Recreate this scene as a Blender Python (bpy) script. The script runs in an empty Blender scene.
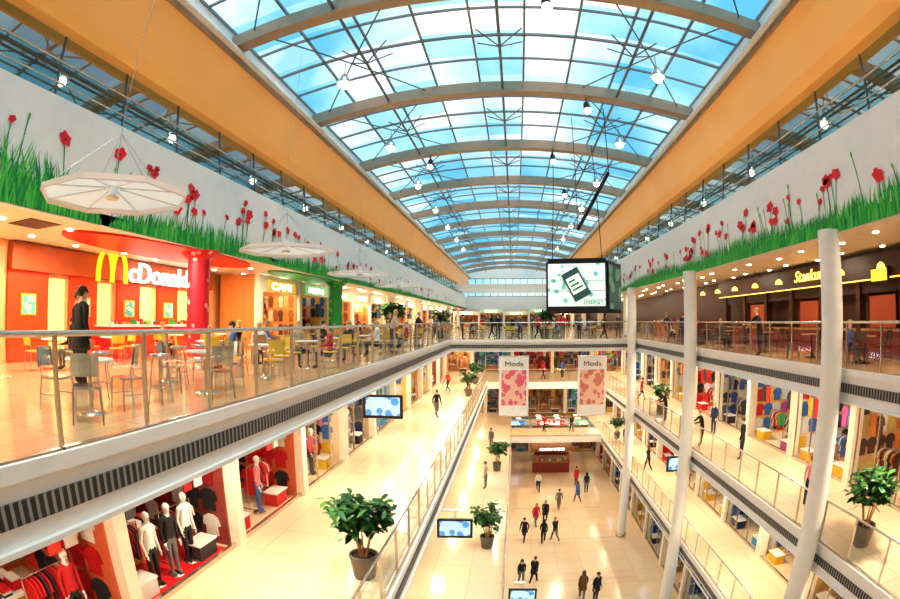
import bpy, math, random
from mathutils import Vector, Matrix
random.seed(7)
R=random.random
def U(a,b): return a+(b-a)*random.random()
sc=bpy.context.scene
try:
    sc.view_settings.view_transform='Standard'
    sc.view_settings.exposure=-0.08
    sc.view_settings.look='Medium High Contrast'
except Exception as e: print(e)
G,L1,L2,L3,EYE=0.0,4.5,9.0,13.48,14.8
SOF=16.8
XL,XR=-8.7,8.1
YE=96
# ---------------------------------------------------------------- materials
MC={}
def mat(name,col,rough=.5,metal=0,emit=0,ecol=None,var=.06,scale=3,bump=0,spec=None):
    if name in MC: return MC[name]
    m=bpy.data.materials.new(name); m.use_nodes=True
    nt=m.node_tree; b=nt.nodes['Principled BSDF']
    b.inputs['Roughness'].default_value=rough; b.inputs['Metallic'].default_value=metal
    tc=nt.nodes.new('ShaderNodeTexCoord'); n=nt.nodes.new('ShaderNodeTexNoise')
    n.inputs['Scale'].default_value=scale; n.inputs['Detail'].default_value=3
    nt.links.new(tc.outputs['Object'],n.inputs['Vector'])
    r=nt.nodes.new('ShaderNodeValToRGB')
    r.color_ramp.elements[0].position=.3; r.color_ramp.elements[1].position=.7
    r.color_ramp.elements[0].color=(*[max(0,c*(1-var)) for c in col],1)
    r.color_ramp.elements[1].color=(*[min(1,c*(1+var)) for c in col],1)
    nt.links.new(n.outputs['Fac'],r.inputs['Fac'])
    nt.links.new(r.outputs['Color'],b.inputs['Base Color'])
    if bump:
        bp=nt.nodes.new('ShaderNodeBump'); bp.inputs['Strength'].default_value=bump
        nt.links.new(n.outputs['Fac'],bp.inputs['Height']); nt.links.new(bp.outputs['Normal'],b.inputs['Normal'])
    if emit:
        b.inputs['Emission Color'].default_value=(*(ecol or col),1)
        b.inputs['Emission Strength'].default_value=emit
    MC[name]=m; return m
def floor_mat(name,c1,c2,tile=1.2,rough=.12):
    m=bpy.data.materials.new(name); m.use_nodes=True; nt=m.node_tree; b=nt.nodes['Principled BSDF']
    tc=nt.nodes.new('ShaderNodeTexCoord'); br=nt.nodes.new('ShaderNodeTexBrick')
    br.offset=0; br.inputs['Scale'].default_value=1; br.inputs['Brick Width'].default_value=tile; br.inputs['Row Height'].default_value=tile
    br.inputs['Mortar Size'].default_value=.012
    br.inputs['Color1'].default_value=(*c1,1); br.inputs['Color2'].default_value=(*c2,1)
    br.inputs['Mortar'].default_value=(c1[0]*.72,c1[1]*.68,c1[2]*.6,1)
    nt.links.new(tc.outputs['Object'],br.inputs['Vector'])
    n=nt.nodes.new('ShaderNodeTexNoise'); n.inputs['Scale'].default_value=.5; n.inputs['Detail'].default_value=6
    nt.links.new(tc.outputs['Object'],n.inputs['Vector'])
    mx=nt.nodes.new('ShaderNodeMixRGB'); mx.blend_type='MULTIPLY'; mx.inputs[0].default_value=.18
    nt.links.new(br.outputs['Color'],mx.inputs[1]); nt.links.new(n.outputs['Color'],mx.inputs[2])
    nt.links.new(mx.outputs[0],b.inputs['Base Color']); b.inputs['Roughness'].default_value=rough
    return m
def stripes(name,c1,c2,freq,rough=.5):
    m=bpy.data.materials.new(name); m.use_nodes=True; nt=m.node_tree; b=nt.nodes['Principled BSDF']
    tc=nt.nodes.new('ShaderNodeTexCoord'); sx=nt.nodes.new('ShaderNodeSeparateXYZ')
    nt.links.new(tc.outputs['Object'],sx.inputs[0])
    ad=nt.nodes.new('ShaderNodeMath'); ad.operation='ADD'
    nt.links.new(sx.outputs['X'],ad.inputs[0]); nt.links.new(sx.outputs['Y'],ad.inputs[1])
    mu=nt.nodes.new('ShaderNodeMath'); mu.operation='MULTIPLY'; mu.inputs[1].default_value=freq
    nt.links.new(ad.outputs[0],mu.inputs[0])
    fr=nt.nodes.new('ShaderNodeMath'); fr.operation='FRACT'; nt.links.new(mu.outputs[0],fr.inputs[0])
    gt=nt.nodes.new('ShaderNodeMath'); gt.operation='GREATER_THAN'; gt.inputs[1].default_value=.6
    nt.links.new(fr.outputs[0],gt.inputs[0])
    mx=nt.nodes.new('ShaderNodeMixRGB'); mx.inputs[1].default_value=(*c1,1); mx.inputs[2].default_value=(*c2,1)
    nt.links.new(gt.outputs[0],mx.inputs[0]); nt.links.new(mx.outputs[0],b.inputs['Base Color'])
    b.inputs['Roughness'].default_value=rough
    return m
def blotch(name,c1,c2,scale=3,rough=.5,emit=0,thr=.5):
    m=bpy.data.materials.new(name); m.use_nodes=True; nt=m.node_tree; b=nt.nodes['Principled BSDF']
    tc=nt.nodes.new('ShaderNodeTexCoord'); v=nt.nodes.new('ShaderNodeTexVoronoi'); v.inputs['Scale'].default_value=scale
    nt.links.new(tc.outputs['Object'],v.inputs['Vector'])
    r=nt.nodes.new('ShaderNodeValToRGB'); r.color_ramp.interpolation='CONSTANT'
    r.color_ramp.elements[0].color=(*c2,1); r.color_ramp.elements[1].color=(*c1,1); r.color_ramp.elements[1].position=thr
    nt.links.new(v.outputs['Distance'],r.inputs['Fac']); nt.links.new(r.outputs['Color'],b.inputs['Base Color'])
    if emit:
        nt.links.new(r.outputs['Color'],b.inputs['Emission Color']); b.inputs['Emission Strength'].default_value=emit
    b.inputs['Roughness'].default_value=rough
    return m
def glass(name,tint,gl=.04,rough=.02,gcol=(1,1,1),edge=.4):
    m=bpy.data.materials.new(name); m.use_nodes=True; nt=m.node_tree; nt.nodes.clear()
    o=nt.nodes.new('ShaderNodeOutputMaterial'); mx=nt.nodes.new('ShaderNodeMixShader')
    t=nt.nodes.new('ShaderNodeBsdfTransparent'); t.inputs[0].default_value=(*tint,1)
    g=nt.nodes.new('ShaderNodeBsdfGlossy'); g.inputs['Roughness'].default_value=rough; g.inputs['Color'].default_value=(*gcol,1)
    f=nt.nodes.new('ShaderNodeLayerWeight'); f.inputs[0].default_value=.5
    p=nt.nodes.new('ShaderNodeMath'); p.operation='POWER'; p.inputs[1].default_value=4
    q=nt.nodes.new('ShaderNodeMath'); q.operation='MULTIPLY'; q.inputs[1].default_value=edge
    a=nt.nodes.new('ShaderNodeMath'); a.operation='ADD'; a.inputs[1].default_value=gl; a.use_clamp=True
    nt.links.new(f.outputs['Facing'],p.inputs[0]); nt.links.new(p.outputs[0],q.inputs[0]); nt.links.new(q.outputs[0],a.inputs[0]); nt.links.new(a.outputs[0],mx.inputs[0])
    nt.links.new(t.outputs[0],mx.inputs[1]); nt.links.new(g.outputs[0],mx.inputs[2]); nt.links.new(mx.outputs[0],o.inputs[0])
    return m
def fabric(name,col):
    m=bpy.data.materials.new(name); m.use_nodes=True; nt=m.node_tree; nt.nodes.clear()
    o=nt.nodes.new('ShaderNodeOutputMaterial'); mx=nt.nodes.new('ShaderNodeMixShader'); mx.inputs[0].default_value=.55
    d=nt.nodes.new('ShaderNodeBsdfDiffuse'); d.inputs[0].default_value=(*col,1)
    t=nt.nodes.new('ShaderNodeBsdfTranslucent')
    tc=nt.nodes.new('ShaderNodeTexCoord'); n=nt.nodes.new('ShaderNodeTexNoise'); n.inputs['Scale'].default_value=3
    r=nt.nodes.new('ShaderNodeValToRGB'); r.color_ramp.elements[0].color=(col[0]*.95,col[1]*.95,col[2]*.95,1); r.color_ramp.elements[1].color=(*col,1)
    nt.links.new(tc.outputs['Object'],n.inputs['Vector']); nt.links.new(n.outputs['Fac'],r.inputs['Fac']); nt.links.new(r.outputs['Color'],t.inputs[0])
    nt.links.new(d.outputs[0],mx.inputs[1]); nt.links.new(t.outputs[0],mx.inputs[2]); nt.links.new(mx.outputs[0],o.inputs[0])
    return m
def emis(name,col,s):
    return mat(name,col,.5,0,s,col,0.02)
WHITE=mat('white_paint',(.9,.885,.87),.4,var=.02)
CREAM=mat('cream_paint',(.86,.78,.64),.5)
CEIL=mat('ceiling_paint',(.9,.8,.66),.5)
ORANGE=mat('orange_panel_glow',(1.0,.5,.15),.45,var=.08,scale=.4,emit=.12,ecol=(1,.42,.1))  # faint emission in the material brightens the cove, no lamp behind it
BEIGE=mat('beige_steel',(.4,.31,.24),.4,.1)
GREYST=mat('grey_steel',(.17,.19,.21),.4,.4)
STEEL=mat('brushed_steel',(.66,.6,.52),.25,.9)
BLACK=mat('black_plastic',(.015,.015,.018),.35)
DARK=mat('dark_brown_wood',(.08,.028,.016),.4,var=.3)
WOOD=mat('oak_wood',(.45,.22,.09),.45,var=.25,scale=6)
RED=mat('red_paint',(.7,.02,.03),.4)
GREEN=mat('green_paint',(.04,.4,.07),.5)
FLOORL=floor_mat('floor_warm_stone',(.82,.56,.32),(.76,.5,.28),1.2)
FLOORG=floor_mat('floor_ground_stone',(.88,.69,.47),(.84,.64,.42),1.5,.15)
VENT=stripes('vent_slats',(.03,.03,.035),(.3,.3,.3),9)
RAILG=glass('railing_glass',(.9,.93,.9),.04)
SHOPG=glass('shop_glass',(.97,.98,.98),.02)
CLERE=glass('clerestory_glass',(.45,.62,.6),.3,.02,(.8,1,1),.6)
SKG=[glass('roof_glass_blue',(.42,.76,.88),.02,edge=.1),glass('roof_glass_teal',(.7,.92,.96),.02,edge=.1),glass('roof_glass_clear',(1,1,1),.01,edge=.1)]
LAMP=emis('lamp_glow',(1,.92,.78),14)
LAMPW=emis('lamp_glow_white',(1,.97,.92),9)
PANEL=emis('shop_light_panel',(1,.88,.7),4.5)
# ---------------------------------------------------------------- mesh builder
class MB:
    def __init__(s): s.v=[];s.f=[];s.m=[];s.sm=[];s.mats=[]
    def mi(s,m):
        if m not in s.mats: s.mats.append(m)
        return s.mats.index(m)
    def add(s,vs,fs,m,smooth=False,M=None):
        o=len(s.v)
        if M is not None: vs=[M@Vector(p) for p in vs]
        s.v+= [tuple(p) for p in vs]
        i=s.mi(m)
        for f in fs: s.f.append([o+k for k in f]); s.m.append(i); s.sm.append(smooth)
    def box(s,a,b,m,M=None):
        x0,y0,z0=a;x1,y1,z1=b
        vs=[(x0,y0,z0),(x1,y0,z0),(x1,y1,z0),(x0,y1,z0),(x0,y0,z1),(x1,y0,z1),(x1,y1,z1),(x0,y1,z1)]
        s.add(vs,[(0,3,2,1),(4,5,6,7),(0,1,5,4),(1,2,6,5),(2,3,7,6),(3,0,4,7)],m,False,M)
    def quad(s,p,m,M=None): s.add(p,[tuple(range(len(p)))],m,False,M)
    def cyl(s,p0,p1,r0,m,r1=None,n=10,M=None,cap=True):
        if r1 is None:r1=r0
        p0=Vector(p0);p1=Vector(p1);d=(p1-p0).normalized()
        a=d.orthogonal().normalized();b=d.cross(a)
        vs=[];fs=[]
        for k in range(n):
            t=2*math.pi*k/n; w=a*math.cos(t)+b*math.sin(t)
            vs.append(p0+w*r0)
        for k in range(n):
            t=2*math.pi*k/n; w=a*math.cos(t)+b*math.sin(t)
            vs.append(p1+w*r1)
        for k in range(n): fs.append((k,(k+1)%n,n+(k+1)%n,n+k))
        s.add(vs,fs,m,True,M)
        if cap: s.add(vs,[tuple(range(n))[::-1],tuple(range(n,2*n))],m,False,M)
    def lathe(s,c,prof,m,n=16,M=None,smooth=True,sx=1,sy=1):
        vs=[];fs=[]
        for r,z in prof:
            for k in range(n):
                t=2*math.pi*k/n; vs.append((c[0]+r*sx*math.cos(t),c[1]+r*sy*math.sin(t),c[2]+z))
        for j in range(len(prof)-1):
            for k in range(n): fs.append((j*n+k,j*n+(k+1)%n,(j+1)*n+(k+1)%n,(j+1)*n+k))
        s.add(vs,fs,m,smooth,M)
    def ball(s,c,r,m,n=10,sc=(1,1,1),M=None):
        vs=[];fs=[]
        h=n//2+1
        for j in range(h+1):
            ph=math.pi*j/h
            for k in range(n):
                t=2*math.pi*k/n
                vs.append((c[0]+r*sc[0]*math.sin(ph)*math.cos(t),c[1]+r*sc[1]*math.sin(ph)*math.sin(t),c[2]+r*sc[2]*math.cos(ph)))
        for j in range(h):
            for k in range(n): fs.append((j*n+k,j*n+(k+1)%n,(j+1)*n+(k+1)%n,(j+1)*n+k))
        s.add(vs,fs,m,True,M)
    def mesh(s,name):
        me=bpy.data.meshes.new(name); me.from_pydata(s.v,[],s.f)
        for m in s.mats: me.materials.append(m)
        me.polygons.foreach_set('material_index',s.m); me.polygons.foreach_set('use_smooth',s.sm)
        me.update(); return me
    def obj(s,name,loc=(0,0,0),rz=0,sc=1,parent=None):
        return place(name,s.mesh(name),loc,rz,sc,parent)
def place(name,me,loc=(0,0,0),rz=0,scl=1,parent=None):
    o=bpy.data.objects.new(name,me); o.location=loc; o.rotation_euler=(0,0,rz)
    o.scale=(scl,scl,scl) if not isinstance(scl,tuple) else scl
    bpy.context.collection.objects.link(o)
    if parent: o.parent=parent
    return o
TXT={}
def text_geo(body,size=1,ext=.03,shear=0):
    k=(body,size,ext,shear)
    if k in TXT: return TXT[k]
    c=bpy.data.curves.new('t','FONT'); c.body=body; c.size=size; c.extrude=ext; c.resolution_u=3; c.shear=shear
    o=bpy.data.objects.new('t',c); bpy.context.collection.objects.link(o)
    dg=bpy.context.evaluated_depsgraph_get(); me=bpy.data.meshes.new_from_object(o.evaluated_get(dg))
    r=([tuple(v.co) for v in me.vertices],[tuple(p.vertices) for p in me.polygons])
    bpy.data.objects.remove(o); TXT[k]=r; return r
RX=Matrix.Rotation(math.pi/2,4,'X')
def add_text(mb,body,x,y,z,size,m,ext=.03,width=None,shear=0):
    vs,fs=text_geo(body,size,ext,shear)
    w=max(v[0] for v in vs) or 1
    k=(width/w) if width else 1
    mb.add(vs,fs,m,False,Matrix.Translation((x,y,z))@RX@Matrix.Diagonal((k,1,1,1)))
# ---------------------------------------------------------------- shell: floors
def slab(name,x0,x1,y0,y1,z,th,fm):
    b=MB(); b.box((x0,y0,z-th),(x1,y1,z-.05),WHITE); b.box((x0,y0,z-.05),(x1,y1,z),fm); return b.obj(name)
slab('floor_food_court',-13,-4,-6,33,L3,.73,FLOORL)
slab('floor_gallery_far',-13,13,33,YE,L3,.73,FLOORL)
slab('floor_gallery_right_top',8.1,13,-6,33,L3,.73,FLOORL)
slab('floor_gallery_near',-4,8.1,-6,-.05,L3,.73,FLOORL)
slab('floor_left_second',-12,-2.4,-6,60,L2,.7,FLOORG)
slab('floor_right_second',8.1,16,-6,60,L2,.7,FLOORG)
slab('floor_far_second',-2.4,8.1,48,60,L2,.7,FLOORG)
slab('floor_left_first',-8,0,-6,60,L1,.6,FLOORG)
slab('floor_right_first',8.1,16,-6,60,L1,.6,FLOORG)
slab('floor_bridge_first',0,8.1,44.5,48,L1,.6,FLOORG)
slab('floor_ground',-8,16,-6,66,G,.3,FLOORG)
def wall(name,a,b_,m):
    b=MB(); b.box(a,b_,m); return b.obj(name)
wall('wall_back',(-14,-6.3,-.3),(16,-6,24.5),CREAM)
wall('wall_left_food_court',(-13.3,-6,L3-.73),(-13,YE,SOF),mat('wall_food',(.86,.48,.2),.5))
wall('wall_left_second',(-12.3,-6,L2-.7),(-12,60,L3-.73),CREAM)
wall('wall_left_first',(-8.3,-6,L1-.6),(-8,60,L2-.7),CREAM)
wall('wall_left_ground',(-3.3,-6,0),(-3,66,L1-.6),CREAM)
wall('wall_right_top',(13,-6,L3-.73),(13.3,YE,SOF),DARK)
wall('wall_right_lower',(16,-6,0),(16.3,66,L3-.73),CREAM)
wall('wall_far_lower',(-12,60,0),(16,60.3,L3-.73),CREAM)
wall('ceiling_left_food_court',(-13,-6,SOF),(XL,YE,SOF+.25),CEIL)
wall('ceiling_right_top',(XR+.0,-6,SOF),(13,YE,SOF+.25),CEIL)
wall('wall_fascia_left',(XL-.25,-6,SOF-.02),(XL,YE,19.1),WHITE)
wall('wall_fascia_right',(XR,-6,SOF-.02),(XR+.25,YE,19.1),WHITE)
b=MB()
b.box((-13,YE,L3-.73),(13,YE+.3,L3+3.3),CREAM); b.box((-13,YE,L3+3.3),(13,YE+.3,19.2),WHITE)
b.box((-13,YE,22.6),(13,YE+.3,25),WHITE)
b.obj('wall_far_top')
b=MB()
for i in range(13): b.box((-8.4+i*1.4,YE,19.2),(-8.3+i*1.4,YE+.15,22.6),GREYST)
for z in (19.2,20.3,21.4,22.5): b.box((-8.5,YE,z),(8.3,YE+.15,z+.1),GREYST)
b.quad([(-8.5,YE+.1,19.2),(8.3,YE+.1,19.2),(8.3,YE+.1,22.6),(-8.5,YE+.1,22.6)],SKG[1]); b.obj('window_far_facade')
b=MB()
for y in (78,84,90):
    b.box((XL,y,19.6),(XR,y+.8,20.3),WHITE)
b.obj('trim_far_cross_beams')
def trim(name,x,s,y0,y1,ztop):
    b=MB()
    xs=sorted([x,x+.03*s]); b.box((xs[0],y0,ztop-.5),(xs[1],y1,ztop-.28),VENT)
    xs=sorted([x,x+.06*s]); b.box((xs[0],y0,ztop-.1),(xs[1],y1,ztop+.06),WHITE)
    b.box((xs[0],y0,ztop-.76),(xs[1],y1,ztop-.7),WHITE)
    return b.obj(name)
trim('trim_vent_left_top',-4,1,-.05,33,L3)
trim('trim_vent_right_top',8.1,-1,-.05,33,L3)
trim('trim_vent_right_second',8.1,-1,-.05,48,L2)
trim('trim_vent_right_first',8.1,-1,-.05,60,L1)
trim('trim_vent_left_second',-2.4,1,-.05,48,L2)
b=MB(); b.box((-4,32.94,L3-.5),(8.1,33,L3-.28),VENT); b.box((-4,32.92,L3-.1),(8.1,33,L3+.06),WHITE); b.obj('trim_vent_far')
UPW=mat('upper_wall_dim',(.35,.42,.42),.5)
for s,X,nm in ((-1,XL,'left'),(1,XR,'right')):
    b=MB()
    y0,y1=-6,YE
    b.box((min(X,X+s*1.7),y0,19.1),(max(X,X+s*1.7),y1,19.2),WHITE)
    b.obj('trim_ledge_'+nm)
    g=MB()
    xa=X+s*.12; xb=X+s*.35
    yy=y0
    while yy<y1:
        g.quad([(xa,yy,19.2),(xa,yy+2.4,19.2),(xb,yy+2.4,20.8),(xb,yy,20.8)],CLERE)
        g.cyl((xa,yy,19.2),(xb,yy,20.8),.035,GREYST,n=6)
        yy+=2.4
    g.cyl((xa-s*.02,y0,20.0),(xa-s*.02,y1,20.0),.03,STEEL,n=6)
    g.cyl((xa-s*.06,y0,19.5),(xa-s*.06,y1,19.5),.025,STEEL,n=6)
    g.obj('window_clerestory_'+nm)
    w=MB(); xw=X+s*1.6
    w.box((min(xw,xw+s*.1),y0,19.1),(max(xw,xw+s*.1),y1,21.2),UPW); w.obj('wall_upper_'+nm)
    o=MB(); xt=-8.2 if s<0 else 7.75
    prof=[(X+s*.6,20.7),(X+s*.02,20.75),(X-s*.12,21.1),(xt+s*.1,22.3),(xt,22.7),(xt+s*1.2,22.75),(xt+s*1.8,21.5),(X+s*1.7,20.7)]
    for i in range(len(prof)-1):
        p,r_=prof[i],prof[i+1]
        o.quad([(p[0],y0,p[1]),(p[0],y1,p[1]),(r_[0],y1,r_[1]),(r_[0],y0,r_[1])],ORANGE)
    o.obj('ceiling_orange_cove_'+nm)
    c=MB(); c.box((min(xt-s*.1,xt+s*.35),y0,22.7),(max(xt-s*.1,xt+s*.35),y1,23.0),BEIGE)
    c.cyl((xt-s*.25,y0,22.85),(xt-s*.25,y1,22.85),.1,mat('white_pipe',(.8,.78,.74),.4),n=8)
    c.obj('trim_gutter_beam_'+nm)
# ---------------------------------------------------------------- skylight
XA,XB=-8.3,7.85
XCc=(XA+XB)/2; HWd=(XB-XA)/2
def az(x): return 23.3+.95*(1-((x-XCc)/HWd)**2)
ribs=[-2.2+7.15*i for i in range(0,14)]
b=MB()
def arch(b,y,w,zb,zt,m,N=20):
    for i in range(N):
        x0=XA+(XB-XA)*i/N; x1=XA+(XB-XA)*(i+1)/N
        z0,z1=az(x0),az(x1)
        vs=[(x0,y-w,z0+zb),(x0,y+w,z0+zb),(x1,y+w,z1+zb),(x1,y-w,z1+zb),(x0,y-w,z0+zt),(x0,y+w,z0+zt),(x1,y+w,z1+zt),(x1,y-w,z1+zt)]
        b.add(vs,[(0,3,2,1),(4,5,6,7),(0,4,7,3),(1,2,6,5)],m)
for y in ribs:
    arch(b,y,.16,-.26,.22,BEIGE); arch(b,y,.25,-.3,-.24,BEIGE)
b.obj('skylight_main_ribs')
b=MB()
SG=mat('light_grey_steel',(.22,.24,.27),.4,.3)
yy=-2.2; k=0; st_=7.15/4
while yy<YE-1:
    if k%4: arch(b,yy,.035 if k%2 else .055,.38,.46,SG,12)
    yy+=st_; k+=1
NX=9
for i in range(0,NX+1):
    x=XA+(XB-XA)*i/NX; z=az(x)
    b.box((x-.035,-5.9,z+.34),(x+.035,YE-.1,z+.44),SG)
for x in (-4.9,-.2,4.5):
    b.cyl((x,-5.9,az(x)-.1),(x,YE-.1,az(x)-.1),.055,GREYST,n=6)
for i in range(len(ribs)-1):
    ya,yb=ribs[i],ribs[i+1]
    for (xa,xb) in ((-7.6,-3.3),(3.0,7.2)):
        b.cyl((xa,ya,az(xa)+.1),(xb,yb,az(xb)+.1),.028,GREYST,n=5,cap=False)
        b.cyl((xb,ya,az(xb)+.1),(xa,yb,az(xa)+.1),.028,GREYST,n=5,cap=False)
    for x in (-4.9,-.2,4.5):
        ym=(ya+yb)/2
        for dx,dy in ((-.8,-.5),(.8,.5),(-.8,.5),(.8,-.5)):
            b.cyl((x,ym,az(x)-.1),(x+dx,ym+dy,az(x+dx)+.4),.028,GREYST,n=5,cap=False)
b.obj('skylight_purlins_and_bracing')
b=MB()
yy=-6.0
while yy<YE:
    y2=min(YE,yy+st_)
    for i in range(NX):
        x0=XA+(XB-XA)*i/NX; x1=XA+(XB-XA)*(i+1)/NX
        m=SKG[random.choice([0,1,1,2,2] if 3<=i<=6 else [0,0,0,1,1,2])]
        b.quad([(x0,yy,az(x0)+.5),(x1,yy,az(x1)+.5),(x1,y2,az(x1)+.5),(x0,y2,az(x0)+.5)],m)
    yy+=st_
b.obj('window_skylight_glazing')
for s,x in ((-1,XA),(1,XB)):
    b=MB(); b.box((min(x,x+s*1.2),-6,23.0),(max(x,x+s*1.2),YE,23.8),WHITE); b.obj('trim_roof_curb_'+('left' if s<0 else 'right'))
# ---------------------------------------------------------------- railings
def railing(p0,p1,z,h=1.15,step=1.45,name='glass_railing',glassm=RAILG):
    p0=Vector((p0[0],p0[1],0));p1=Vector((p1[0],p1[1],0)); L=(p1-p0).length; d=(p1-p0)/L
    n=max(1,round(L/step)); b=MB()
    Mx=Matrix.Translation(Vector((p0.x,p0.y,z)))@Matrix.Rotation(math.atan2(d.y,d.x),4,'Z')
    b.cyl((0,0,h),(L,0,h),.032,STEEL,n=8,M=Mx)
    b.box((0,-.03,.02),(L,.03,.07),STEEL,Mx)
    for i in range(n+1):
        u=L*i/n; b.box((u-.015,-.03,0),(u+.015,.03,h-.02),STEEL,Mx)
    for i in range(n):
        u0=L*i/n+.04;u1=L*(i+1)/n-.04
        b.quad([(u0,0,.1),(u1,0,.1),(u1,0,h-.1),(u0,0,h-.1)],glassm,Mx)
    return b.obj(name)
railing((-4.08,.3),(-4.08,33),L3)
railing((8.18,.3),(8.18,33),L3)
railing((-4,33.1),(8.1,33.1),L3)
railing((-2.5,.3),(-2.5,48),L2)
railing((8.2,.3),(8.2,48),L2)
railing((-2.4,48.1),(8.1,48.1),L2)
railing((-.1,.3),(-.1,44.5),L1)
railing((8.2,.3),(8.2,44.5),L1)
railing((0,44.6),(8.1,44.6),L1); railing((0,47.9),(8.1,47.9),L1)
railing((-4,-.1),(8.1,-.1),L3)
# ---------------------------------------------------------------- columns
for y in (10.3,21,32.2):
    b=MB(); b.cyl((0,0,0),(0,0,SOF),.29,WHITE,n=24)
    b.lathe((0,0,0),[(.36,0),(.36,.25),(.29,.3)],STEEL,24)
    b.obj('round_column',(7.7,y,0))
def deco_col(x,y,m,r=.36):
    b=MB(); b.cyl((0,0,0),(0,0,SOF-L3),r,m,n=24); b.lathe((0,0,0),[(r+.05,0),(r+.05,.15),(r,.18)],STEEL,24)
    b.lathe((0,0,SOF-L3-.25),[(r,0),(r+.2,.15),(r+.35,.25)],m,24)
    b.obj('floral_wrapped_column',(x,y,L3))
deco_col(-9.2,12.9,blotch('red_floral',(.62,.015,.03),(.85,.4,.4),3.5,thr=.28))
deco_col(-9.2,25.5,blotch('green_floral',(.03,.3,.06),(.2,.6,.2),3.5,thr=.28))
for y in (38,50,62,74,86): deco_col(-9.2,y,CREAM,.3)
for y in (38,50,62,74,86): deco_col(8.7,y,CREAM,.3)
def soffit_patch(m,xc,yc,rx,ry):
    b=MB(); pts=[(rx*math.cos(t),ry*math.sin(t)) for t in [2*math.pi*k/40 for k in range(40)]]
    vs=[(p[0],p[1],0) for p in pts]+[(p[0],p[1],-.06) for p in pts]
    fs=[tuple(range(40)),tuple(range(40,80))[::-1]]+[(k,(k+1)%40,40+(k+1)%40,40+k) for k in range(40)]
    b.add(vs,fs,m); b.obj('ceiling_coloured_panel',(xc,yc,SOF))
soffit_patch(RED,-10.1,12.6,1.35,4.6)
soffit_patch(GREEN,-9.65,23,.9,4.2)
# ---------------------------------------------------------------- murals
GR=[mat('mural_green_a',(.03,.42,.05),.6),mat('mural_green_b',(.10,.58,.08),.6),mat('mural_green_c',(.01,.28,.06),.6)]
PET=mat('mural_poppy_red',(.85,.02,.03),.6)
def mural(X,s,ranges,name):
    b=MB(); e=.012*s
    for (ya,yb,hmax,dens,fl,fh) in ranges:
        n=int((yb-ya)*dens)
        for i in range(n):
            y=U(ya,yb); env=math.sin(math.pi*(y-ya)/(yb-ya))**.4
            h=hmax*env*U(.35,1)**1.3; w=U(.02,.05); ln=U(-.4,.4)*h
            m=random.choice(GR); x=X+e*U(1,1.8)
            b.add([(x,y-w,SOF),(x,y+w,SOF),(x,y+ln*.4+w*.7,SOF+h*.55),(x,y+ln*.4-w*.7,SOF+h*.55),(x,y+ln,SOF+h)],[(0,1,2,3),(3,2,4)],m)
        K=max(4,int((yb-ya)*2)); pts=[(X+e*.8,yb-.2,SOF),(X+e*.8,ya+.2,SOF)]
        for k in range(K+1):
            y=ya+.3+(yb-ya-.6)*k/K; env=math.sin(math.pi*(y-ya)/(yb-ya))**.4
            pts.append((X+e*.8,y,SOF+hmax*env*(.34+.1*math.sin(y*2.3)+.06*math.sin(y*5.1))))
        for k in range(2,len(pts)-1):
            p,q=pts[k],pts[k+1]; b.quad([(p[0],p[1],SOF),(q[0],q[1],SOF),q,p],GR[0])
        for i in range(fl):
            y=U(ya,yb); h=U(.4,1)*fh; ln=U(-.3,.3); x=X+e*1.2
            w=.014
            b.add([(x,y-w,SOF),(x,y+w,SOF),(x,y+ln*.5+w,SOF+h*.6),(x,y+ln*.5-w,SOF+h*.6),(x,y+ln+w,SOF+h),(x,y+ln-w,SOF+h)],[(0,1,2,3),(3,2,4,5)],GR[2])
            if R()<.25:
                b.quad([(X+e*2,y+ln+.04*math.cos(t),SOF+h+.06*math.sin(t)) for t in [k*math.pi/4 for k in range(8)]],GR[1]); continue
            r=U(.08,.19); cy,cz=y+ln,SOF+h
            # poppy head: ragged lobed bloom seen from the side
            tilt=U(-.5,.5); pts=[]
            for k in range(26):
                t=2*math.pi*k/26; rr=r*(1+.13*math.cos(5*t+1.5)+.06*math.cos(9*t+tilt*4))
                u=rr*math.cos(t)*1.25; v=rr*math.sin(t)*.85
                pts.append((X+e*2.2,cy+u*math.cos(tilt)-v*math.sin(tilt),cz+u*math.sin(tilt)+v*math.cos(tilt)))
            b.quad(pts,PET)
            if R()<.6: b.quad([(X+e*2.6,cy+.035*math.cos(k),cz-.02+.03*math.sin(k)) for k in range(6)],BLACK)
    b.obj(name)
mural(XL,1,[(-2,8.0,1.6,85,10,1.9),(8.3,17,.9,75,26,1.85),(17,27,.8,60,26,1.5),(26,50,.6,45,38,1.3),(48,80,.6,25,30,1.3)],'poppy_meadow_mural')
mural(XR,-1,[(-1,13,.95,80,36,1.75),(10,23,.9,75,36,1.65),(20,36,.9,70,40,1.5),(33,62,.8,50,50,1.4),(58,90,.7,25,30,1.3)],'poppy_meadow_mural')
# ---------------------------------------------------------------- canopies (octagonal)
b=MB(); n=8; CAN=fabric('canopy_fabric',(.96,.95,.94)); CANF=mat('canopy_frame',(.75,.74,.72),.4)
rim=[(1.45*math.cos(2*math.pi*(k+.5)/n),1.45*math.sin(2*math.pi*(k+.5)/n)) for k in range(n)]
for k in range(n):
    p,q_=rim[k],rim[(k+1)%n]
    b.quad([(p[0],p[1],.0),(q_[0],q_[1],.0),(.1*q_[0],.1*q_[1],.12),(.1*p[0],.1*p[1],.12)],CAN)
    b.quad([(p[0],p[1],-.1),(q_[0],q_[1],-.1),(q_[0],q_[1],.0),(p[0],p[1],.0)],CAN)
    b.cyl((p[0],p[1],-.1),(q_[0],q_[1],-.1),.014,CANF,n=5)
    b.cyl((p[0],p[1],-.03),(.1*p[0],.1*p[1],.09),.014,CANF,n=5)
    if k%2: b.cyl((p[0]*.9,p[1]*.9,0.02),(0,0,1.1),.005,STEEL,n=4,cap=False)
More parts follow.
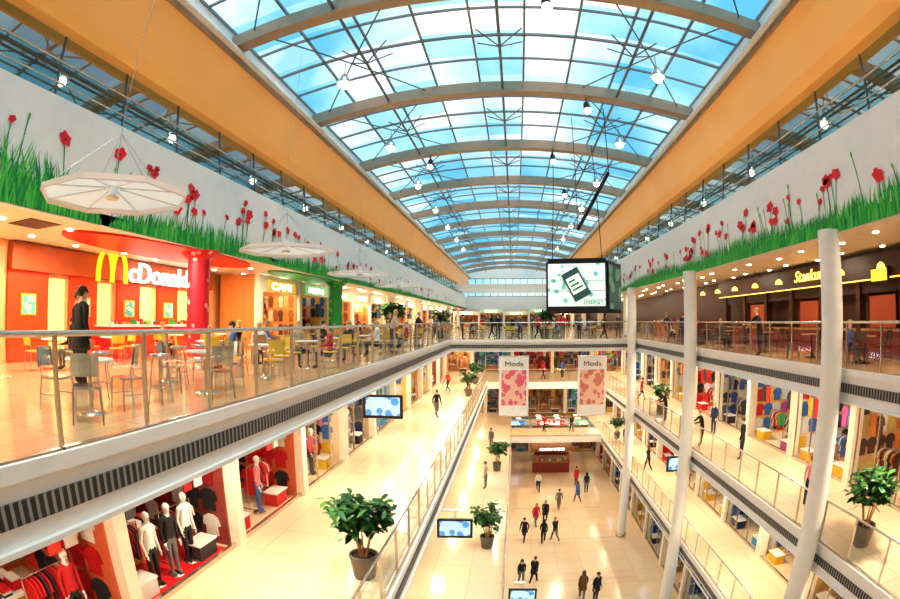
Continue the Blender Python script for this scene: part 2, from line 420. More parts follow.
b.cyl((0,0,-.06),(0,0,.3),.08,WHITE,n=12); b.lathe((0,0,-.1),[(0,0),(.12,0),(.14,.03),(.08,.06)],STEEL,16)
b.cyl((0,0,.3),(0,0,6.6),.007,STEEL,n=5)
can=b.mesh('canopy')
for y,x in ((6.3,-6.6),(13.9,-6.65),(22.0,-6.8),(30,-6.8)): place('octagonal_canopy',can,(x,y,EYE+2.1))
# ---------------------------------------------------------------- people
def pose_nodes(pose,fem=False):
    sh=.15 if fem else .172
    Nn=[]
    def a(nm,p,r,par,tag): Nn.append((nm,Vector(p),r,par,tag))
    dz=-.44 if pose=='sit' else 0
    ty=.05 if pose in('walk','walk2') else 0
    ly=.12 if pose=='lean' else 0
    a('pelvis',(0,0,.96+dz),(.15,.11),None,'top')
    a('waist',(0,.01,1.12+dz),(.13 if fem else .145,.1),'pelvis','top')
    a('chest',(0,.02+ty*.5+ly*.6,1.32+dz),(.165,.115),'waist','top')
    a('neckb',(0,.02+ty+ly,1.45+dz),(.085,.07),'chest','top')
    a('neck',(0,.03+ty+ly,1.52+dz),(.052,.052),'neckb','skin')
    a('jaw',(0,.05+ty+ly,1.575+dz),(.062,.075),'neck','head')
    a('skull',(0,.045+ty+ly,1.655+dz),(.082,.1),'jaw','head')
    a('crown',(0,.035+ty+ly,1.72+dz),(.06,.075),'skull','head')
    hd=Vector((0,.045+ty+ly,1.655+dz))
    arm={'stand':[((.0,-.03),(-.01,.06)),((.0,-.03),(-.01,.06))],'walk':[((.0,.1),(-.02,.26)),((.0,-.14),(-.02,-.1))],
         'walk2':[((.0,-.12),(-.02,-.08)),((.0,.1),(-.02,.28))],'lean':[((.03,.15),(.0,.4)),((.03,.15),(.0,.4))],'sit':[((.02,.08),(-.06,.32)),((.02,.08),(-.06,.32))]}[pose]
    hands=[]
    for s,(e,w) in zip((1,-1),arm):
        S='l' if s>0 else 'r'
        a('sh'+S,(s*sh,.02+ty+ly,1.41+dz),(.062,.06),'neckb','top')
        ez=1.13+dz; wz=.88+dz
        if pose=='lean': ez=1.2; wz=1.16
        if pose=='sit': ez=1.15+dz; wz=1.1+dz
        a('el'+S,(s*(sh+.045+e[0]),.02+e[1]+ly,ez),(.044,.044),'sh'+S,'top')
        a('wr'+S,(s*(sh+.05+w[0]),.02+w[1]+ly,wz),(.03,.028),'el'+S,'top')
        d=(Vector((s*(sh+.05+w[0]),.02+w[1]+ly,wz))-Vector((s*(sh+.045+e[0]),.02+e[1]+ly,ez))).normalized()
        pw=Vector((s*(sh+.05+w[0]),.02+w[1]+ly,wz))+d*.08
        a('pa'+S,pw,(.022,.042),'wr'+S,'skin'); hands.append((pw,d,s))
    leg={'stand':[((0,.01),(0,0,.08)),((0,.01),(0,0,.08))],'lean':[((0,.01),(0,-.05,.08)),((0,.01),(0,.05,.08))],
         'walk':[((0,-.02),(0,-.32,.14)),((0,.17),(0,.26,.08))],'walk2':[((0,.15),(0,.24,.08)),((0,0),(0,-.3,.13))],'sit':[((.04,.43),(.04,.42,.08)),((.04,.43),(.04,.38,.08))]}[pose]
    for s,(kn,an) in zip((1,-1),leg):
        S='l' if s>0 else 'r'
        a('hip'+S,(s*.085,.03 if pose=='sit' else 0,.87+dz),(.092,.098),'pelvis','bot')
        a('kn'+S,(s*(.09+kn[0]),kn[1],.5),(.06,.066),'hip'+S,'bot')
        a('an'+S,(s*(.09+an[0]),an[1],an[2]+.02),(.042,.045),'kn'+S,'bot')
        a('to'+S,(s*(.1+an[0]),an[1]+.15,an[2]-.03),(.042,.034),'an'+S,'shoe')
    return Nn,hd,hands
PC={}
def person_geo(pose,fem):
    k=(pose,fem)
    if k in PC: return PC[k]
    Nn,hd,hands=pose_nodes(pose,fem); idx={n[0]:i for i,n in enumerate(Nn)}
    me=bpy.data.meshes.new('sk'); me.from_pydata([n[1] for n in Nn],[(i,idx[n[3]]) for i,n in enumerate(Nn) if n[3]],[])
    o=bpy.data.objects.new('sk',me); bpy.context.collection.objects.link(o)
    m=o.modifiers.new('Skin','SKIN'); m.use_smooth_shade=True
    sv=me.skin_vertices[0].data
    for i,n in enumerate(Nn):
        sv[i].radius=n[2]; sv[i].use_root=(i==0)
    s=o.modifiers.new('Sub','SUBSURF'); s.levels=2; s.render_levels=2
    dg=bpy.context.evaluated_depsgraph_get(); em=bpy.data.meshes.new_from_object(o.evaluated_get(dg))
    vs=[v.co.copy() for v in em.vertices]; fs=[tuple(p.vertices) for p in em.polygons]; tags=[]
    segs=[(Nn[i][1],Nn[idx[Nn[i][3]]][1],Nn[i][4]) for i in range(len(Nn)) if Nn[i][3]]
    for p in em.polygons:
        c=p.center; best=9;t='top'
        for A,B,tg in segs:
            d=B-A; u=max(0,min(1,(c-A).dot(d)/d.length_squared)); q_=(c-(A+d*u)).length
            if q_<best: best=q_;t=tg
        if t=='head':
            t='hair' if (c.z>hd.z+.045 or (c.y<hd.y-.03 and c.z>hd.z-.07)) else 'skin'
        tags.append(t)
    bpy.data.objects.remove(o)
    PC[k]=(vs,fs,tags,hd,hands); return PC[k]
def person_mb(pose,fem,top,bot,hair,skin,shoe,coat=False):
    vs,fs,tags,hd,hands=person_geo(pose,fem); b=MB()
    b.v=[tuple(v) for v in vs]
    mm={'top':top,'bot':bot,'hair':hair,'skin':skin,'shoe':shoe}
    for f,t in zip(fs,tags):
        b.f.append(list(f)); b.m.append(b.mi(mm[t])); b.sm.append(True)
    x,y,z=hd
    for s in (-1,1):
        b.ball((s*.032,y+.088,z+.005),.011,mat('eye_dark',(.02,.015,.01),.2),6)
        b.ball((s*.082,y,z-.01),.024,skin,6,(.4,.8,1.2))
        b.ball((s*.032,y+.09,z+.027),.016,hair,6,(1.2,.4,.25))
    b.ball((0,y+.1,z-.018),.017,skin,6,(.8,1,1.4))
    b.ball((0,y+.088,z-.055),.018,mat('lip',(.5,.15,.13),.5),6,(1.4,.5,.35))
    b.ball((0,y-.012,z+.03),.098,hair,12,(.9,1.02,.95))
    if fem: b.lathe((0,y-.05,z-.22),[(.05,0),(.09,.05),(.095,.15),(.09,.25)],hair,10,sx=1,sy=.6)
    for (p,d,s) in hands:
        side=Vector((0,1,0))-d*d.y; side.normalize(); fw=d.cross(side)
        for i,l in enumerate((.066,.078,.072,.055)):
            a0=p+side*(.027-.018*i)+d*.01; a1=a0+d*l*.6; a2=a1+(d*.8-fw*s*.4).normalized()*l*.5
            b.cyl(a0,a1,.0095,skin,.0085,5); b.cyl(a1,a2,.0085,skin,.006,5)
        t0=p-d*.03+side*.03; t1=t0+(side*.7+d*.7)*.035; b.cyl(t0,t1,.011,skin,.009,5); b.cyl(t1,t1+(side*.3+d*.8)*.03,.009,skin,.007,5)
    if coat and pose!='sit':
        b.lathe((0,0,.68),[(.205,0),(.195,.12),(.175,.3),(.16,.45)],top,14,sx=1,sy=.78)
    return b
SK=[mat('skin_a',(.72,.45,.32),.5),mat('skin_b',(.6,.36,.24),.5)]
HR=[mat('hair_dark',(.02,.012,.01),.6),mat('hair_brown',(.12,.05,.02),.6),mat('hair_blond',(.5,.32,.12),.6)]
CL=[mat('cloth_black',(.015,.015,.02),.8),mat('cloth_navy',(.02,.03,.08),.8),mat('cloth_grey',(.15,.15,.16),.8),mat('cloth_red',(.55,.02,.03),.8),
    mat('cloth_brown',(.15,.07,.03),.8),mat('cloth_white',(.8,.78,.75),.8),mat('cloth_blue',(.08,.15,.4),.8),mat('cloth_beige',(.5,.38,.25),.8),mat('cloth_pink',(.7,.25,.3),.8)]
def person(x,y,z,rz,pose='stand',h=1.75,fem=False,top=None,bot=None,coat=False,hair=None,fat=1):
    top=CL[top] if top is not None else random.choice(CL[:5]); bot=CL[bot] if bot is not None else random.choice(CL[:3])
    hr=HR[hair] if hair is not None else random.choice(HR)
    b=person_mb(pose,fem,top,bot,hr,random.choice(SK),CL[0],coat)
    mz=min(v[2] for v in b.v)
    k=h/1.77
    return b.obj('woman' if fem else 'man',(x,y,z-mz*k+.002),rz,(k*fat,k*fat,k))
person(-7.6,6.55,L3,math.radians(-15),'stand',1.9,top=0,bot=0,coat=True,hair=0,fat=1.14)
person(-8.1,6.85,L3,math.radians(-50),'stand',1.84,top=0,bot=1,coat=True,hair=1,fat=1.1)
pl=[(1.05,31.9,'walk',0,0),(2.3,31.5,'walk2',0,1),(3.1,31.8,'walk',0,0),(1.9,34.7,'walk2',3,1),(3.8,37.8,'walk',2,0),(6.5,41.7,'stand',0,1),
    (.8,25.7,'walk',0,1),(1.5,25.9,'walk2',0,0),(4.0,23.8,'walk',4,1),(4.7,23.6,'stand',0,0),(2.6,35.2,'walk2',0,0),
    (5.5,39.5,'walk',6,1),(2.4,42.3,'walk',5,1),(5.9,44,'stand',3,0)]
for i,(x,y,p,t,f) in enumerate(pl):
    person(x,y,G,U(-.6,.6)+(math.pi if i%3==0 else 0),p,U(1.75,1.92),bool(f),top=t,coat=R()<.6,fat=1.08)
for x,y in ((-3.4,34.6),(-1,35.1),(.5,34.2),(1.8,35.6),(3.4,34.4),(4.6,35),(6.2,34.3),(7.5,35.6),(-4.7,31),(-6.65,27.4),(0,39.5),(4,44),(6,39.5),(-1.5,38),(-3,50),(2,52),(5,56)):
    person(x,y,L3,U(0,6.28),random.choice(['stand','walk','walk2']),U(1.62,1.82),R()<.5)
for x,y,z,t in ((-4.5,30,L2,0),(-3.6,41,L2,1),(-5.2,41,L2,3),(9.6,19,L2,0),(10.3,24,L2,1),(9.4,36,L2,3),(9.4,33,L1,0),(9.9,27,L1,4),(9.3,40,L1,1),(-1.6,40,L1,2),(-1.5,30,L1,7),(3,46.2,L1,3),(5.5,46,L1,0),(3,50,L2,3),(5,51,L2,6),(9.1,26,L3,1),(9.3,13,L2,8)):
    person(x,y,z,U(0,6.28),random.choice(['stand','walk','walk2']),U(1.62,1.82),R()<.5,top=t)
for x,y,z,a in ((8.85,16.5,L3,90),(8.85,23.3,L3,90),(8.85,27.8,L3,90),(8.85,22,L2,90),(8.85,28,L2,90),(-4.75,19.8,L3,-90),(-4.75,24.9,L3,-90)):
    person(x,y,z,math.radians(a),'lean',U(1.68,1.8),R()<.5,top=random.choice([0,1,3,7]))
# ---------------------------------------------------------------- furniture
def chair_mesh(col,leg):
    b=MB()
    for sx in (-1,1):
        b.cyl((sx*.2,-.2,0),(sx*.18,-.17,.45),.013,leg,n=6)
        b.cyl((sx*.21,.22,0),(sx*.18,.17,.45),.013,leg,n=6); b.cyl((sx*.18,.17,.45),(sx*.17,.24,.86),.013,leg,n=6)
        b.cyl((sx*.19,-.19,.22),(sx*.19,.19,.22),.008,leg,n=5)
    pts=[(.21*math.copysign(abs(math.cos(t))**.5,math.cos(t)),.21*math.copysign(abs(math.sin(t))**.5,math.sin(t))) for t in [2*math.pi*k/20 for k in range(20)]]
    b.add([(p[0],p[1],.44) for p in pts]+[(p[0],p[1],.47) for p in pts],[tuple(range(20))[::-1],tuple(range(20,40))]+[(k,(k+1)%20,20+(k+1)%20,20+k) for k in range(20)],col)
    seg=6
    for i in range(seg):
        t0=-1+2*i/seg;t1=-1+2*(i+1)/seg
        y0=.2+.05*(1-t0*t0);y1=.2+.05*(1-t1*t1)
        vs=[(t0*.2,y0,.6),(t1*.2,y1,.6),(t1*.19,y1+.04,.88),(t0*.19,y0+.04,.88)]
        vs+=[(v[0],v[1]+.018,v[2]) for v in vs]
        b.add(vs,[(0,1,2,3),(7,6,5,4),(3,2,6,7),(1,0,4,5),(0,3,7,4),(1,5,6,2)],col)
    return b.mesh('chair')
def table_mesh(col,leg,r=.38,h=.75):
    b=MB(); b.lathe((0,0,h-.035),[(0,0),(r-.02,0),(r,.01),(r,.03),(r-.01,.035),(0,.035)],col,24,smooth=False)
    b.cyl((0,0,.03),(0,0,h-.03),.03,leg,n=10)
    b.lathe((0,0,0),[(.24,0),(.24,.012),(.05,.035),(.03,.06)],leg,20); b.cyl((0,0,h-.07),(0,0,h-.035),.1,leg,n=10)
    return b.mesh('table')
def stool_mesh(col,leg):
    b=MB(); b.lathe((0,0,.72),[(0,0),(.16,0),(.18,.02),(.17,.05),(0,.055)],col,16)
    for k in range(4):
        t=math.pi/4+k*math.pi/2; b.cyl((.2*math.cos(t),.2*math.sin(t),0),(.11*math.cos(t),.11*math.sin(t),.73),.012,leg,n=6)
    for k in range(12):
        t=k*math.pi/6;u=t+math.pi/6; b.cyl((.17*math.cos(t),.17*math.sin(t),.26),(.17*math.cos(u),.17*math.sin(u),.26),.008,leg,n=5)
    return b.mesh('stool')
YEL=mat('yellow_plastic',(.85,.55,.05),.4)
WP=mat('white_plastic',(.8,.78,.74),.35)
CHM=mat('chrome_metal',(.6,.6,.6),.2,.95)
ch_y=chair_mesh(YEL,STEEL); ch_w=chair_mesh(CHM,CHM); ch_d=chair_mesh(WOOD,STEEL); ch_b=chair_mesh(DARK,BLACK)
tb_w=table_mesh(WP,STEEL); tb_d=table_mesh(WOOD,BLACK); st=stool_mesh(CHM,CHM); hi=table_mesh(WP,STEEL,.3,1.08)
def group(x,y,z,tb,ch,n,r=.66,nm='cafe_table',sit=0):
    place(nm,tb,(x,y,z)); a=U(0,6)
    for k in range(n):
        t=a+2*math.pi*k/n; place('dining_chair',ch,(x+r*math.cos(t),y+r*math.sin(t),z),t-math.pi/2)
        if k<sit: person(x+r*math.cos(t),y+r*math.sin(t),z,t+math.pi/2,'sit',U(1.62,1.78),R()<.5,top=random.choice([0,0,2,3,5,6,7]))
group(-5.5,4.9,L3,tb_w,ch_w,3)
group(-5.3,7.7,L3,tb_w,ch_w,3)
place('high_table',hi,(-6.9,8.5,L3))
for x,y in ((-6.4,9.0),(-6.35,8.2),(-7.4,8.9),(-5.2,6.2),(-6.3,5.9),(-7.4,8.1)): place('bar_stool',st,(x,y,L3),U(0,3))
group(-5.5,10.4,L3,tb_w,ch_y,3); group(-7.6,11.2,L3,tb_w,ch_y,4,sit=1); group(-5.5,12.9,L3,tb_w,ch_y,3,sit=2); group(-7.4,13.6,L3,tb_d,ch_d,4,sit=1)
group(-10.8,8.3,L3,tb_w,ch_y,3,sit=1); group(-11.0,10.8,L3,tb_w,ch_y,3); group(-11.2,14.2,L3,tb_w,ch_y,3,sit=1); group(-10.7,16.8,L3,tb_w,ch_y,3,sit=1)
for i,y in enumerate((15.6,18.3,21,23.6,26.2,29)):
    group(-5.6,y,L3,tb_w,random.choice([ch_y,ch_d]),3,sit=1+i%2); group(-7.8,y+.7,L3,tb_d,ch_d,3,sit=(i+1)%2)
for i,x in enumerate((-6,-3,0,3,6)):
    for y in (36.8,41.5,47): group(x+U(-.3,.3),y,L3,tb_w,random.choice([ch_w,ch_d,ch_y]),3,sit=(i+int(y))%2)
for y in (8.5,11.5,14.5,18,21.5,25,29): group(9.9,y,L3,tb_d,ch_b,3,sit=int(y)%2)
def counter(L,cf,ct,glow):
    b=MB(); b.box((0,0,0),(L,.7,1.0),cf); b.box((-.04,-.05,1.0),(L+.04,.75,1.05),ct)
    for i in range(int(L/.8)): b.box((.1+i*.8,-.02,.15),(.75+i*.8,0,.85),glow)
    b.box((.2,.1,1.05),(L-.2,.5,1.08),ct); b.quad([(.2,.1,1.08),(L-.2,.1,1.08),(L-.2,.2,1.4),(.2,.2,1.4)],SHOPG)
    for i in range(int(L*5)):
        b.box((.3+i*.19,.22,1.08),(.42+i*.19,.42,1.08+U(.05,.2)),random.choice([RED,YEL,GREEN,WOOD,WP]))
    return b
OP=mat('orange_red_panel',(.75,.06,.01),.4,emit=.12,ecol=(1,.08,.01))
GP=blotch('green_picture',(.1,.45,.38),(.6,.7,.4),6,emit=.2)
for ya,yb in ((8.0,9.65),(10.6,11.9),(12.95,14.2),(15.3,16.6)):
    p=MB(); p.box((0,0,0),(.1,yb-ya,2.65),OP); p.box((.1,(yb-ya)/2-.3,1.3),(.14,(yb-ya)/2+.3,1.9),YEL); p.box((.14,(yb-ya)/2-.25,1.35),(.16,(yb-ya)/2+.25,1.85),GP)
    p.obj('orange_wall_panel',(-13,ya,L3))
    p=MB(); p.box((0,0,.3),(.03,.8,2.4),emis('warm_lightbox',(1,.62,.2),1.0)); p.obj('wall_light_panel',(-13,yb+.08,L3),0,(1,.85,1))
p=MB(); p.box((0,0,0),(.3,11,.75),mat('sign_board_orange',(.42,.09,.02),.4)); p.obj('sign_board',(-13,8,L3+2.53))
p=MB(); add_text(p,"cDonald's",0,0,0,1.0,emis('sign_white',(1,.97,.92),2.2),.05,4.3)
p.obj('restaurant_sign_letters',(-12.45,13.05,L3+2.5),math.pi/2)
p=MB(); YG=emis('arch_yellow',(1,.55,.01),1.3)
for c in (.25,.75):
    for k in range(14):
        t0=math.pi*k/14;t1=math.pi*(k+1)/14
        p.cyl((c+.25*math.cos(t0),0,1.05*max(0,math.sin(t0))**.7),(c+.25*math.cos(t1),0,1.05*max(0,math.sin(t1))**.7),.075,YG,n=6)
p.obj('golden_arch_sign',(-12.45,11.5,L3+2.42),math.pi/2,(1.4,1,.95))
for y in (11.6,15): counter(2.6,RED,WP,OP).obj('serving_counter',(-11.9,y,L3),math.pi/2)
# ---------------------------------------------------------------- shops
pal={'red':[(.6,.015,.02),(.65,.04,.03),(.7,.65,.6),(.03,.03,.04),(.5,.01,.02)],'dark':[(.02,.02,.025),(.75,.73,.7),(.3,.01,.015),(.05,.05,.06),(.5,.02,.02)],
 'mix':[(.6,.03,.03),(.04,.15,.45),(.75,.45,.03),(.04,.3,.1),(.7,.68,.65),(.45,.08,.3),(.03,.03,.04)],'blue':[(.02,.1,.55),(.04,.35,.65),(.04,.4,.2),(.75,.75,.75),(.03,.04,.1)],
 'warm':[(.7,.2,.03),(.6,.38,.1),(.3,.1,.03),(.7,.6,.4),(.1,.04,.02)],'denim':[(.02,.05,.16),(.04,.08,.22),(.15,.15,.18),(.5,.42,.3),(.02,.02,.03)]}
PM={k:[mat('goods_%s_%d'%(k,i),c,.6) for i,c in enumerate(v)] for k,v in pal.items()}
def garment(b,x,y,z,m,w=.24,l=.6,ax='x'):
    pts=[(-w*.35,0),(-w,-.08),(-w*1.25,-.3),(-w*.95,-.33),(-w*.8,-.18),(-w*.85,-l),(w*.85,-l),(w*.8,-.18),(w*.95,-.33),(w*1.25,-.3),(w,-.08),(w*.35,0)]
    n=len(pts)
    if ax=='x': A=[(x+p[0],y,z+p[1]) for p in pts]; B=[(x+p[0],y+.04,z+p[1]) for p in pts]
    else: A=[(x,y+p[0],z+p[1]) for p in pts]; B=[(x+.04,y+p[0],z+p[1]) for p in pts]
    b.add(A+B,[(0,1,4,7,10,11),(1,2,3,4),(4,5,6,7),(7,8,9,10),tuple(n+i for i in (11,10,7,4,1,0)),tuple(n+i for i in (4,3,2,1)),tuple(n+i for i in (7,6,5,4)),tuple(n+i for i in (10,9,8,7))]+[(i,(i+1)%n,n+(i+1)%n,n+i) for i in range(n)],m)
def rack_into(b,pm,ox=0,oy=0,L=1.4):
    b.cyl((ox,oy,1.35),(ox+L,oy,1.35),.018,STEEL,n=6)
    for x in (ox,ox+L):
        b.cyl((x,oy,0),(x,oy,1.35),.018,STEEL,n=6); b.cyl((x,oy-.25,.02),(x,oy+.25,.02),.018,STEEL,n=6)
    x=ox+.1
    while x<ox+L-.1:
        garment(b,x,oy,1.3,random.choice(pm),.22,U(.55,.85),'y'); b.cyl((x,oy,1.3),(x,oy,1.36),.006,STEEL,n=4,cap=False); x+=.1
def rack(kind,L=1.4):
    b=MB(); rack_into(b,PM[kind],0,0,L); return b.mesh('rack')
RK={k:rack(k) for k in pal}
MANQ=mat('mannequin_white',(.8,.78,.76),.3)
def mannequin(top,bot):
    b=person_mb('stand',False,top,bot,MANQ,MANQ,bot)
    b.lathe((0,0,0),[(.2,0),(.2,.02),(0,.025)],STEEL,16); return b.mesh('mannequin')
SHW,SHH,SHD=4.4,3.75,4.0
def shop(kind,sign,scol,wallc,open_=False,H=SHH,D=SHD,food=False):
    b=MB(); pm=PM[kind]; W=SHW
    wm=mat('shop_wall_%s'%sign,wallc,.5); sm=emis('shop_sign_%s'%sign,scol,.6)
    b.box((0,-.12,0),(.36,.3,H),CREAM)
    b.box((.36,-.02,H-.75),(W,.15,H),WHITE)
    b.box((.9,-.1,H-.68),(W-.5,-.02,H-.18),sm)
    add_text(b,sign,1.2,-.11,H-.6,.45,LAMPW if sum(scol)<1.6 else BLACK,.01,2.2)
    b.box((0,D-.1,0),(W,D,H),wm); b.box((0,.3,0),(.06,D,H),wm); b.box((W-.06,.16,0),(W-.002,D,H),wm)
    b.box((.36,0,0),(W,.1,.12),STEEL)
    if not open_:
        for xx in (.36,1.6,3.0): b.box((xx,.02,0),(xx+.05,.08,H-.75),STEEL)
        b.quad([(.4,.05,.12),(1.6,.05,.12),(1.6,.05,H-.75),(.4,.05,H-.75)],SHOPG)
        b.quad([(3.0,.05,.12),(W,.05,.12),(W,.05,H-.75),(3.0,.05,H-.75)],SHOPG)
    for xx in (.9,3.0):
        for yy in (.5,2.2): b.box((xx,yy,H-.1),(xx+.5,yy+.5,H-.06),PANEL)
    for r in range(5):
        z=.35+r*.5; b.box((.2,D-.5,z),(W-.1,D-.1,z+.03),WOOD)
        x=.25
        while x<W-.4:
            w=U(.15,.38); h=U(.2,.44); m=random.choice(pm)
            if food: b.cyl((x+w/2,D-.3,z+.03),(x+w/2,D-.3,z+.03+h),w*.3,m,w*.22,8)
            else:
                for q2 in range(int(h/.07)+1): b.box((x,D-.47,z+.03+q2*.07),(x+w,D-.15,z+.09+q2*.07),random.choice(pm) if q2%2 else m)
            x+=w+.03
    for r in range(4):
        for k in range(6):
            garment(b,.07,.65+k*.52,H-.75-r*.72,random.choice(pm),.22,.6,'y')
            garment(b,W-.11,.65+k*.52,H-.75-r*.72,random.choice(pm),.22,.6,'y')
    b.box((1.4,1.6,0),(3.0,2.5,.7),WOOD); b.box((1.35,1.55,.7),(3.05,2.55,.75),WP)
    for i in range(5):
        for j in range(2):
            for q2 in range(random.randint(2,6)): b.box((1.45+i*.31,1.65+j*.42,.75+q2*.05),(1.7+i*.31,1.98+j*.42,.795+q2*.05),random.choice(pm))
    if not food:
        rack_into(b,pm,.7,1.15,1.2); rack_into(b,pm,2.6,1.0,1.3); rack_into(b,pm,1.3,3.0,1.8)
        for x in (.75,1.15,3.3,3.75): garment(b,x,.5,2.55,random.choice(pm),.2,.75,'x'); b.cyl((x,.52,2.55),(x,.52,H-.1),.006,STEEL,n=4,cap=False)
        for x in (.6,3.15): b.box((x,.3,0),(x+.75,.75,.4),random.choice(pm)); b.box((x-.03,.27,.4),(x+.78,.78,.44),WP)
    return b.mesh('shop_'+sign)
SH=[shop('red','SPORT',(.95,.2,.02),(.6,.14,.06),True),shop('dark','STYLE',(.6,.02,.02),(.25,.05,.04),True),shop('warm','SALE',(.8,.03,.03),(.7,.4,.2)),
    shop('mix','MODA',(.9,.88,.8),(.8,.62,.42)),shop('blue','MEDIA',(.05,.3,.8),(.4,.55,.7)),shop('denim','JEANS',(.1,.15,.4),(.6,.42,.25)),
    shop('warm','CAFE',(.95,.5,.06),(.75,.28,.07),True,3.3,3.5,True),shop('mix','KIDS',(.2,.7,.2),(.8,.5,.15),True)]
def shops_right(X,ys,z,ids,scz=1,nm='retail_shop'):
    for y,i in zip(ys,ids): place(nm,SH[i],(X,y+SHW,z),-math.pi/2,(1,1,scz))
def shops_left(X,ys,z,ids,scz=1,nm='retail_shop'):
    for y,i in zip(ys,ids): place(nm,SH[i],(X,y,z),math.pi/2,(1,1,scz))
ysL=[-2.8+4.4*i for i in range(13)]
shops_left(-6.7,ysL,L2,[3,0,1,0,3,5,4,7,2,3,1,5,2])
ysR=[1+4.4*i for i in range(12)]
shops_right(11.8,ysR,L2,[3,5,2,3,7,5,0,3,2,5,4,3])
shops_right(11.0,ysR,L1,[4,3,2,7,4,3,2,0,5,3,4,2],(L2-.7-L1)/SHH)
shops_right(9.3,ysR,G,[4,2,3,4,4,7,4,3,2,4,3,0],3.85/SHH)
for i in range(16):
    k=6 if i%3!=1 else 7
    place('food_counter_shop',SH[k],(-10.65,19.5+4.4*i,L3),math.pi/2,(1,.57,.985 if k==6 else .87))
for i in range(5):
    place('retail_shop',SH[[2,4,0,7,3][i]],(-9+4.4*i,55.9,L2),0)
    place('retail_shop',SH[[3,5,2,4,7][i]],(-7.5+4.4*i,55.9,L1),0,(1,1,(L2-.7-L1)/SHH))
    if i<4: place('retail_shop',SH[[4,2,7,3][i]],(-2.5+4.4*i,55.9,G),0,(1,1,3.85/SHH))
    place('food_counter_shop',SH[[6,7,6,7,6][i]],(-10.5+4.4*i,90,L3),0,(1,1,.87))
mq=[mannequin(CL[3],CL[0]),mannequin(CL[5],CL[0]),mannequin(CL[0],CL[2]),mannequin(CL[8],CL[6])]
for i,(x,y) in enumerate(((-7.3,5.1),(-7.25,7.6),(-7.2,8.3),(-7.3,9.1),(-7.3,12.9),(-7.3,17.2),(-7.3,21.5),(-7.3,25.9))):
    place('shop_mannequin',mq[[0,1,2,1,3,0,3,2][i]],(x,y,L2),math.radians(-90)+U(-.4,.4),1.02)
p=MB(); p.box((-10.6,6.4,L2),(-6.9,10.2,L2+.012),RED); p.obj('red_carpet')
# ---------------------------------------------------------------- right top restaurant
b=MB()
b.box((12.2,-4,L3),(12.3,40,SOF),DARK); b.obj('wall_restaurant_panel')
GOLD=emis('gold_letters',(1,.6,.12),2)
RB=mat('restaurant_red',(.22,.018,.012),.4)
SB=mat('sign_brown',(.05,.012,.008),.4)
p=MB(); p.box((0,0,0),(20,.25,.75),SB); p.box((0,-.02,-.04),(20,.0,.0),GOLD)
add_text(p,'Starkuhle',8.2,-.06,.22,.6,GOLD,.02,2.8,.4)
p.box((13.4,-.12,-.15),(14.3,-.02,.3),BLACK); p.box((13.45,-.14,-.1),(14.25,-.12,.25),emis('yellow_menu',(1,.62,.05),1.3))
p.obj('restaurant_sign_board',(11.3,26,L3+2.4),-math.pi/2)
p=MB()
for i in range(9):
    x=i*2.4; p.box((x,0,0),(x+.25,.3,2.4),DARK)
    if i<8:
        p.box((x+.25,.05,0),(x+2.4,.12,.8),RB); p.box((x+.25,.03,.8),(x+2.4,.14,.88),WOOD)
        p.box((x+.25,.08,2.0),(x+2.4,.12,2.4),SB)
        if i%2: p.box((x+.6,.2,.9),(x+2.0,.24,1.9),mat('warm_poster',(.4,.07,.02),.4,emit=.2))
p.obj('restaurant_facade_partition',(11.6,26,L3),-math.pi/2)
for y in (30,35): 
    counter(4.2,RB,DARK,mat('counter_inlay',(.4,.12,.04),.4)).obj('bar_counter',(11.2,y+4.2,L3),-math.pi/2)
p=MB()
for i in range(9):
    x=.2+i*2.2
    p.cyl((x,0,.2),(x,0,.75),.006,BLACK,n=4); p.lathe((x,0,0),[(.16,0),(.13,.12),(.03,.2)],GOLD,12)
p.obj('pendant_lamps',(10.6,27,SOF-.75),-math.pi/2)
